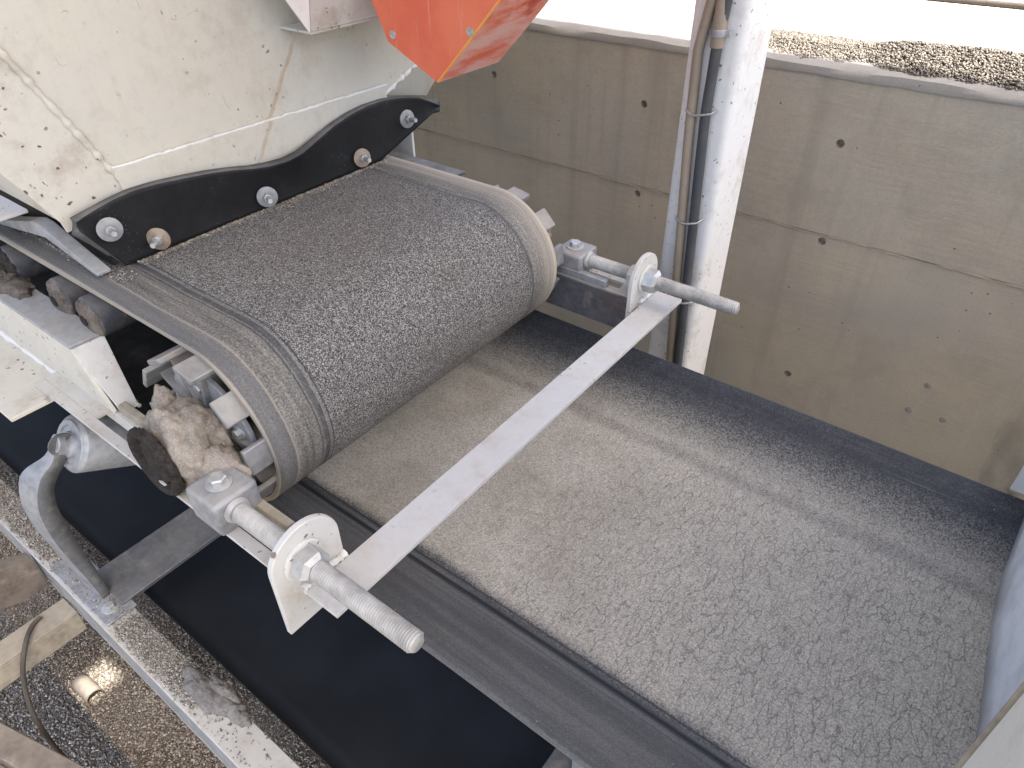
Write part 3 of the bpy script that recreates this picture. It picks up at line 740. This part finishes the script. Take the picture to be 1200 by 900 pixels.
for pl in bc.data.polygons:
    cx_, cz_ = pl.center.x, pl.center.z
    dd_ = abs(cz_) if cx_ < XA else math.hypot(cx_ - XA, cz_)
    if dd_ < RO - .0085: pl.material_index = 1
root_at(fb, (-1.5, .92, -.18))

# tail pulley (wing pulley)
tp = thing('tail_pulley', 'grey steel wing pulley with flat bars showing at both ends of the feeder belt', 'pulley')
Y0, Y1 = .428, 1.418
for k in range(10):
    a = R(8 + 36 * k); M4 = Matrix.Translation((XA, 0, 0)) @ Matrix.Rotation(-a, 4, 'Y')
    m = MB().box(.154, .166, Y0, Y1, -.027, .027, M4); m.build('wing_bar', 'wing', tp, bevel=.0025)
    MB().box(.05, .1538, Y0 + .03, Y1 - .03, -.005, .005, M4).build('wing_fin', 'wing', tp)
for y in (.468, 1.366):
    ed = MB().lathe((XA, y, 0), (0, 1, 0), [(0, .128), (.010, .128)], 40).build('end_disc', 'galv', tp, bevel=.001)
    for k in range(5):
        a = R(20 + 72 * k); hex_bolt(ed, (XA + .095 * math.cos(a), y - .0005 if y < 1 else y + .0105, .095 * math.sin(a)), (0, -1 if y < 1 else 1, 0), .011, .008, .016)
MB().lathe((XA, .43, 0), (0, 1, 0), [(0, .050), (.006, .056), (.0375, .058)], 32).build('hub', 'beigesteel', tp)
MB().lathe((XA, 1.377, 0), (0, 1, 0), [(0, .058), (.035, .056)], 32).build('hub', 'beigesteel', tp)
MB().lathe((XA, 1.376, 0), (0, 1, 0), [(0, .146), (.018, .149), (.024, .140)], 48, .02).build('drum_rim', 'crustcap', tp, sharp=60)
MB().cyl((XA, .37, 0), (XA, 1.47, 0), .030, 24).build('shaft', 'darksteel', tp)
root_at(tp, (XA, .92, -.17))

# feeder idlers
for x, lab in ((-1.445, 'dusty feeder idler roller nearest the tail pulley, its caked end below the belt edge'), (-1.572, 'dusty feeder idler roller, second from the tail pulley'), (-1.815, 'dusty feeder idler roller at the left edge of the photo')):
    t = thing('idler_roller', lab, 'roller', 'rollers under the feeder belt')
    MB().lathe((x, .452, .118), (0, 1, 0), [(0, .040), (.004, .0455), (.93, .0455), (.934, .040)], 32).build('shell', 'rollersteel', t)
    blob('dust_cap', (x, .453, .117), (.043, .013, .043), 'crustdark' if x < -1.7 else 'crustcap', t, .16, 40, int(-x * 100))
    MB().cyl((x, .437, .118), (x, .46, .118), .012, 12).build('axle', 'crustdark', t)
    root_at(t, (x, .92, .07))

# feeder frame
ff = thing('feeder_chassis', 'white painted feeder frame with slotted take-up channels carrying the tail pulley', 'frame')
MB().box(-4.4, -1.42, .385, .456, .085, .093).build('top_flange', 'greysteel', ff, bevel=.002)
MB().prism([(-4.4, -.052), (-4.4, .0847), (-1.424, .0847), (-1.338, -.040), (-1.46, -.052)], 'y', .387, .395).build('side_web', 'creamside', ff, bevel=.0015)
MB().box(-4.4, -1.512, .252, .395, -.062, -.0525).build('shelf_plate', 'creamside', ff, bevel=.0015)
wp = [(-4.4 + .03 * i, .3855, -.0505 + .003 * fr((i * .7, 1, 0))) for i in range(97)]
MB().tube(wp, .006, 7, .9).build('weld_bead', 'brightwhite', ff, sharp=60)
MB().add([(-1.421, .388, .0846), (-1.421, .456, .0846), (-1.322, .432, -.041), (-1.322, .398, -.041), (-1.429, .388, .0846), (-1.429, .456, .0846), (-1.334, .432, -.041), (-1.334, .398, -.041)], [(0, 1, 2, 3), (4, 7, 6, 5), (0, 4, 5, 1), (1, 5, 6, 2), (2, 6, 7, 3), (3, 7, 4, 0)]).build('gusset', 'white', ff, bevel=.001)
blob('dirt_pile', (-1.80, .43, .094), (.10, .035, .022), 'crustcap', ff, .35, 30, 21, flat=.0932)
def takeup(s):
    f = (lambda y: y) if s > 0 else (lambda y: 1.836 - y)
    def bb(m, x0, x1, ya, yb, z0, z1): m.box(x0, x1, min(f(ya), f(yb)), max(f(ya), f(yb)), z0, z1)
    m = MB(); bb(m, -1.585, -.714, .335, .358, -.05, -.042); bb(m, -1.585, -.714, .388, .4148, -.05, -.042)
    bb(m, -1.585, -1.36, .358, .388, -.05, -.042); bb(m, -.765, -.714, .358, .388, -.05, -.042)
    m.build('slotted_flange', 'dustwhite', ff, bevel=.0012)
    m = MB(); bb(m, -1.585, -.7145, .415, .4222, -.142, -.042); m.build('channel_web', 'darksteel' if s < 0 else 'white', ff, bevel=.001)
    m = MB(); bb(m, -1.585, -.714, .335, .4148, -.142, -.135); s > 0 or m.build('lower_flange', 'white', ff, bevel=.001)
    m = MB(); bb(m, -1.33, -.79, .396, .4135, -.0418, -.020); m.build('guide_rail', 'beigesteel' if s > 0 else 'galv', ff, bevel=.002)
takeup(1); takeup(-1)
wp = [(-1.47 + .01 * i, .432 - .0 * i, -.041 + .002 * fr((i, 0, 0))) for i in range(16)]
MB().tube(wp, .006, 7, .8).build('weld_bead', 'brightwhite', ff, sharp=60)
# far stub of frame by the hopper
MB().box(-4.4, -1.27, 1.395, 1.44, .150, .158).build('far_flange', 'darksteel', ff, bevel=.001)
MB().box(-4.4, -1.505, 1.478, 1.486, -.052, .262).build('far_web', 'white', ff)
root_at(ff, (-1.5, .918, -.142))

# take-up bearings
def bearing(s, label):
    f = (lambda y: y) if s > 0 else (lambda y: 1.836 - y)
    t = thing('take_up_bearing', label, 'bearing', 'take-up bearings of the tail pulley')
    MB().box(-1.15, -1.0, min(f(.365), f(.428)), max(f(.365), f(.428)), -.040, .045).build('housing', 'darksteel', t, bevel=.008)
    zt = .030 if s > 0 else .022; m = MB().box(-.957, -.872, min(f(.325), f(.412)), max(f(.325), f(.412)), -.0405, zt); m.build('rod_block', 'galvdust', t, bevel=.007)
    hex_bolt(t, (-.917, f(.368), zt + .0005), (0, 0, 1), .0155, .013, .023, mat='bolt')
    if s > 0:
        blob('dust_crust', (-1.070, .402, .010), (.098, .056, .074), 'crust', t, .24, 13, 2, 64, 44, power=2.6)
        blob('dust_crust', (-1.075, .386, .012), (.086, .030, .080), 'crust', t, .15, 24, 31, 56, 40)
        blob('dust_crust', (-.985, .405, -.006), (.065, .040, .052), 'crust', t, .34, 22, 9, 44, 30)
        blob('dust_crust', (-1.145, .418, .040), (.036, .026, .042), 'crust', t, .34, 30, 12, 40, 26)
        blob('dust_crust', (-.955, .352, -.015), (.035, .022, .028), 'crust', t, .4, 34, 15, 36, 24)
        MB().lathe((-1.075, .345, .010), (0, -1, 0), [(0, .072), (.012, .070), (.017, .064), (.013, .055), (-.002, .050), (-.004, .03)], 40, .09).build('seal_ring', 'crustdark', t, sharp=70)
        blob('dark_cap', (-1.075, .346, .010), (.054, .010, .056), 'crustdark', t, .45, 34, 4, 44, 30)
    else:
        blob('dust_crust', (-1.02, f(.40), .06), (.05, .03, .022), 'crust', t, .35, 26, 6)
    root_at(t, (-1.05, f(.375), -.042)); return t
bearing(1, 'near take-up bearing buried in a thick brown crust of dust')
bearing(-1, 'far take-up bearing mostly hidden behind the far pulley end')

# take-up crossbar with its two end plates
cb_ = thing('take_up_crossbar', 'white flat steel crossbar with a rounded end plate at each end, spanning the conveyor', 'crossbar')
MB().box(-.6895, -.6175, .346, 1.520, -.068, -.058).build('flat_bar', 'bar', cb_, bevel=.0012)
def endplate(yc, zb):
    pts = [(yc - .066, zb), (yc + .066, zb)]
    pts += [(yc + .066 * math.cos(R(a)), .002 + .064 * math.sin(R(a))) for a in range(0, 181, 9)]
    return MB().prism(pts, 'x', -.7135, -.7015).build('end_plate', 'white', cb_, bevel=.002)
endplate(.372, -.142); endplate(1.464, -.125)
for y0 in (.372, 1.464):
    wp = [(-.6965, y0 - .024 + .004 * i, -.0565 + .003 * fr((i * .9, y0 * 9, 0))) for i in range(23)]
    MB().tube(wp, .0065, 8, .8).build('weld_bead', 'brightwhite', cb_, sharp=60)
    wp = [(-.698, y0 - .024 + .006 * i, -.0705 + .003 * fr((i * .9, y0 * 5, 3))) for i in range(14)]
    MB().tube(wp, .0055, 8, .8).build('weld_bead', 'brightwhite', cb_, sharp=60)
root_at(cb_, (-.66, .92, -.142))

# threaded rods
def rod(yc, label, x1=-.452):
    t = thing('threaded_rod', label, 'threaded rod', 'take-up rods')
    r0, dr, pitch, n = .0160, .0020, .0048, 20; x0 = -.880
    m = MB(); rings = int((x1 - x0) / (pitch / 4)); vs = []
    for i in range(rings + 1):
        for j in range(n):
            a = 2 * math.pi * j / n; xx = min(max(x0 + i * pitch / 4 + pitch * j / n - pitch / 2, x0), x1)
            ph = (i % 4) / 4; h = [-1, 0, 1, 0][i % 4]
            rr = r0 + dr * h * .9
            if x1 - xx < .005: rr = min(rr, r0 - .003 * (1 - (x1 - xx) / .005))
            vs.append((xx, yc + rr * math.cos(a), rr * math.sin(a)))
    fs = [(i * n + j, i * n + (j + 1) % n, (i + 1) * n + (j + 1) % n, (i + 1) * n + j) for i in range(rings) for j in range(n - 1)]
    fs += [(i * n + n - 1, min((i + 4), rings) * n, min((i + 5), rings) * n, (i + 1) * n + n - 1) for i in range(rings)]
    fs += [tuple(range(rings * n, rings * n + n))]
    m.add(vs, fs); m.build('thread', 'rod', t, sharp=180)
    # flanged hex nuts on both faces of the plate
    MB().lathe((-.7012, yc, 0), (1, 0, 0), [(0, .037), (.004, .037), (.006, .034)], 32).build('washer', 'white', t)
    MB().lathe((-.6950, yc, 0), (1, 0, 0), [(0, .0315), (.004, .031), (.024, .030), (.030, .024), (.032, .021)], 6, rot0=.3).build('nut', 'bolt', t)
    MB().lathe((-.7140, yc, 0), (-1, 0, 0), [(0, .031), (.024, .030), (.030, .024)], 6, rot0=.1).build('nut', 'white', t)
    MB().lathe((-.871, yc, 0), (-1, 0, 0), [(-.010, .021), (-.002, .024), (0, .024)], 20).build('collar', 'rod', t)
    root_at(t, (-.66, yc, 0)); return t
r1 = rod(.362, 'thick dusty threaded rod sticking out towards the camera through the near end plate')
rod(1.464, 'pale threaded rod pointing at the white column through the far end plate')
blob('grease_patch', (-.548, .362, .0), (.016, .0186, .0186), 'crust', r1, .06, 60, 3)
r1.children[-1].matrix_parent_inverse = Matrix.Translation(-Vector(r1.location))

# ---- hopper
hp = thing('hopper', 'large cream painted steel hopper with rust specks above the feeder belt', 'hopper')
def plate(name, pts, mat, th=.008, bevel=.0015):
    """flat steel plate from 3D outline, thickness away from the viewer (-x)"""
    n = len(pts); vs = list(pts) + [(p[0] - th, p[1], p[2]) for p in pts]
    return MB().add(vs, [tuple(range(n)), tuple(range(n, 2 * n))[::-1]] + [(i, (i + 1) % n, n + (i + 1) % n, n + i) for i in range(n)]).build(name, mat, hp, bevel=bevel)
XH = -1.5
plate('front_plate', [(XH, .634, .333), (XH, 1.384, .338), (XH, 1.80, .506), (XH, 2.05, 1.5), (XH, .11, 1.5)], 'cream')
plate('corner_plate', [(XH, .6325, .333), (XH, .1085, 1.5), (XH - .03, -.12, 1.5), (XH - .012, .496, .292), (XH - .012, .50, .27), (XH, .6325, .30)], 'creamside')
plate('corner_plate', [(XH, 1.3855, .337), (XH - .02, 1.570, .290), (XH - .08, 1.80, .503), (XH, 1.80, .5045)], 'cream')
plate('lip_plate', [(XH + .0085, .628, .270), (XH + .0085, 1.39, .270), (XH + .0085, 1.385, .362), (XH + .0085, .622, .368)], 'cream')
def bead(p0, p1, r=.004, n=40, mat='brightwhite', jit=.5):
    p0, p1 = Vector(p0), Vector(p1)
    pts = [p0.lerp(p1, i / n) + Vector((0, .0012 * fr((i * .9, p0.y * 9, 0)), .0018 * fr((i * .6, p0.z * 9, 4)))) for i in range(n + 1)]
    MB().tube(pts, r, 7, jit).build('weld_bead', mat, hp, sharp=60)
bead((XH + .006, .618, .370), (XH + .006, 1.39, .364), .0034, 90)
bead((XH + .001, .633, .335), (XH + .001, .11, 1.5), .0065, 150, 'creamside', .9)
bead((XH + .001, 1.385, .339), (XH + .001, 1.80, .506), .007, 70, 'brightwhite', 1.2)
# near side plate and far side plate run back from the corners
def plate3(name, pts, off, mat):
    n = len(pts); vs = list(pts) + [tuple(Vector(p) + Vector(off)) for p in pts]
    return MB().add(vs, [tuple(range(n)), tuple(range(n, 2 * n))[::-1]] + [(i, (i + 1) % n, n + (i + 1) % n, n + i) for i in range(n)]).build(name, mat, hp, bevel=.0015)
plate3('side_plate', [(XH - .022, .498, .292), (XH - .04, -.12, 1.5), (-3.6, -.12, 1.5), (-3.6, .51, .292)], (0, .008, 0), 'creamside')
plate3('side_plate', [(XH - .09, 1.572, .292), (XH - .09, 2.0, 1.5), (-3.6, 2.0, 1.5), (-3.6, 1.572, .292)], (0, -.008, 0), 'creamside')
# stiffener channel across the front plate
MB().box(XH + .001, XH + .1095, 1.088, 1.72, .5505, .5555).build('stiffener_flange', 'dustwhite', hp)
MB().prism([(1.088, .556), (1.72, .556), (1.72, .80), (1.128, .80)], 'x', XH + .1022, XH + .1105).build('stiffener_web', 'dustwhite', hp, bevel=.001)
MB().add([(XH + .1125, 1.084, .553), (XH + .1125, 1.124, .80), (XH + .098, .925, .80), (XH + .106, 1.084, .557), (XH + .104, 1.124, .80), (XH + .090, .930, .80)], [(0, 1, 2), (5, 4, 3), (0, 2, 5, 3), (0, 3, 4, 1), (1, 4, 5, 2)]).build('stiffener_gusset', 'brightwhite', hp)
# side angle, wedge and side skirting at the near lower corner
MB().box(-3.6, -1.70, .40, .505, .262, .270).build('side_flange', 'white', hp, bevel=.0015)
MB().prism([(-1.96, .176), (-1.69, .246), (-1.655, .246), (-1.455, .196), (-1.455, .188), (-1.655, .218), (-1.95, .170)], 'y', .500, .530).build('side_wedge', 'greysteel', hp, bevel=.002)
MB().prism([(-3.6, .190), (-3.6, .30), (XH - .03, .30), (XH + .03, .215), (XH + .03, .190)], 'y', .545, .557).build('side_skirt', 'skirt', hp, bevel=.001)
MB().prism([(-3.6, .190), (-3.6, .30), (XH + .0, .30), (XH + .02, .215), (XH + .02, .190)], 'y', 1.336, 1.348).build('side_skirt', 'skirt', hp, bevel=.001)
# rubber skirt hanging in front: wavy upper edge, resting on the belt
topz = [(.505, .304), (.53, .311), (.58, .320), (.628, .325), (.68, .324), (.736, .319), (.80, .311), (.859, .300), (.905, .289), (.949, .282), (1.0, .279), (1.051, .283), (1.11, .299), (1.168, .317), (1.23, .330), (1.289, .336), (1.36, .335), (1.42, .327), (1.48, .313), (1.53, .290), (1.565, .270)]
botz = [(.505, .285), (.565, .184), (.585, .1825), (1.31, .1825), (1.335, .192), (1.565, .268)]
itp = lambda P_, y: float(np.interp(y, [p[0] for p in P_], [p[1] for p in P_]))
sk = []; nv = 14
for i in range(107):
    y = .505 + 1.06 * i / 106; zb, zt = itp(botz, y), itp(topz, y); row = []
    bulge = .004 + .020 * math.exp(-((y - 1.00) / .11) ** 2) + .008 * math.exp(-((y - .75) / .12) ** 2) + .003 * math.sin(y * 17)
    for j in range(nv + 1):
        v = j / nv; row.append((XH + .029 + bulge * v ** 1.5 + .006 * (1 - v) ** 3, y, zb + (zt - zb) * v))
    sk.append(row)
skirt = MB().sheet(sk).build('rubber_skirt', 'skirt', hp, sharp=50)
md = skirt.modifiers.new('solid', 'SOLIDIFY'); md.thickness = .019; md.offset = -1 if skirt.data.polygons[0].normal.x > 0 else 1
md.material_offset_rim = 1; skirt.data.materials.append(MAT['skirt_edge'])
for (y, z, tilt, wm) in ((.556, .273, .1, 'galvdust'), (.645, .217, .9, 'rustbolt'), (.925, .216, .35, 'galvdust'), (1.236, .217, .1, 'rustbolt'), (1.427, .268, 0, 'galvdust')):
    zt, zb = itp(topz, y), itp(botz, y); v = (z - zb) / (zt - zb)
    d = Vector((1, -.15 - tilt, .12)).normalized(); base = Vector((XH + .0305 + .02 * v * math.exp(-((y - 1.0) / .11) ** 2) + .004, y, z)) + Vector((.012 * (tilt > 0), 0, 0))
    hex_bolt(skirt, base, d, .0115, .012, .0245, .026, 'bolt', wm, .0035)
root_at(hp, (-1.6, 1.0, .19))
# grit caught along the foot of the skirt
n = 2600; yy = RNG.uniform(.59, 1.33, n); wl = .006 + .010 * np.clip(np.sin(yy * 13 + 1) + .4 * np.sin(yy * 41), 0, 1.2)
P_ = np.stack([XH + .037 + np.abs(RNG.normal(0, 1, n)) * wl, yy, .181 + RNG.uniform(0, .003, n)], -1)
tag(grains('spilled_grit', P_, RNG.uniform(.0010, .0024, n), 'g_brown'), 'line of brown grit lying against the foot of the black rubber skirt', 'grit', kind='stuff')
n = 1800; xx = RNG.uniform(-2.1, -1.40, n); P_ = np.stack([xx, .535 + RNG.normal(0, .012, n), .181 + RNG.uniform(0, .003, n)], -1)
tag(grains('spilled_grit', P_, RNG.uniform(.0011, .0026, n), 'g_grey'), 'pale grit scattered along the near belt edge beside the hopper corner', 'grit', kind='stuff')

# ---- orange drive guard
og = thing('drive_guard', 'faded orange red sheet metal drive guard hanging at the top of the photo', 'guard')
prof = [(-1.125, .466), (-1.268, .532), (-1.312, .622), (-1.335, .75), (-1.335, 1.15), (-.70, 1.15), (-.72, .87), (-.80, .79), (-.945, .648)]
yg0, yg1 = 1.20, 1.415
n = len(prof); vs = [(x, yg0, z) for x, z in prof]; c = Vector((-1.03, 0, .85))
fpn = MB().prism(prof, 'y', yg0, yg0 + .004).build('face_panel', 'orange', og)
MB().prism(prof, 'y', yg1 - .004, yg1).build('back_panel', 'orange', og)
for i in range(n):
    a, b = Vector((prof[i][0], 0, prof[i][1])), Vector((prof[(i + 1) % n][0], 0, prof[(i + 1) % n][1]))
    nrm = Vector(((b - a).z, 0, -(b - a).x)).normalized()
    if nrm.dot(a - c) < 0: nrm = -nrm
    q = [a, b, b - nrm * .004, a - nrm * .004]
    MB().prism([(p.x, p.z) for p in q], 'y', yg0 + .0042, yg1 - .0042).build('rim_strip', 'orange', og)
MB().tube([(prof[8][0], yg0 + .001, prof[8][1]), (-1.035, yg0 + .001, .557), (prof[0][0], yg0 + .001, prof[0][1] + .002)], .0026, 8).build('folded_edge', 'yellowedge', og)
for x, z in ((-1.250, .548), (-1.025, .580), (-.86, .80), (-1.28, .85)):
    MB().lathe((x, yg0 - .0002, z), (0, -1, 0), [(0, .0095), (.002, .009), (.0022, .0048), (-.0001, .0042)], 18).build('rivet', 'bolt', fpn)
root_at(og, (-1.125, 1.27, .466))

# ---- receiving chute at the right edge
ch = thing('chute_entrance', 'white chute plate and pale blue rubber sheet standing on the belt, right edge', 'chute')
g = []
for i in range(46):
    y = .612 + .826 * i / 45; zb = trough(min(max(y, .445), 1.44)) + .004
    xb = .272 - .045 * (y - .5) + .004 * math.sin(y * 9)
    g.append([(xb + .010 * math.sin(j * .5) * j / 10, y, zb + (.445 - zb) * j / 10) for j in range(11)])
MB().sheet(g).build('rubber_sheet', 'bluesheet', ch, solid=.010)
MB().box(.176, .186, .12, .600, -.17, .45).build('white_plate', 'brightwhite', ch, bevel=.003)
MB().box(.172, .190, .5995, .606, -.17, .45).build('edge_strip', 'beigesteel', ch, bevel=.002)
MB().box(.1905, 2.2, .600, .608, -.27, .45).build('side_plate', 'brightwhite', ch, bevel=.002)
MB().box(.1905, 2.2, 1.442, 1.450, -.19, .45).build('side_plate', 'brightwhite', ch, bevel=.002)
MB().box(.40, .46, .595, 1.455, .4505, .459).build('cross_strap', 'brightwhite', ch, bevel=.002)
MB().box(.19, .30, .20, .26, -.725, .40).build('support_post', 'white', ch, bevel=.002)
root_at(ch, (.25, .9, -.297))
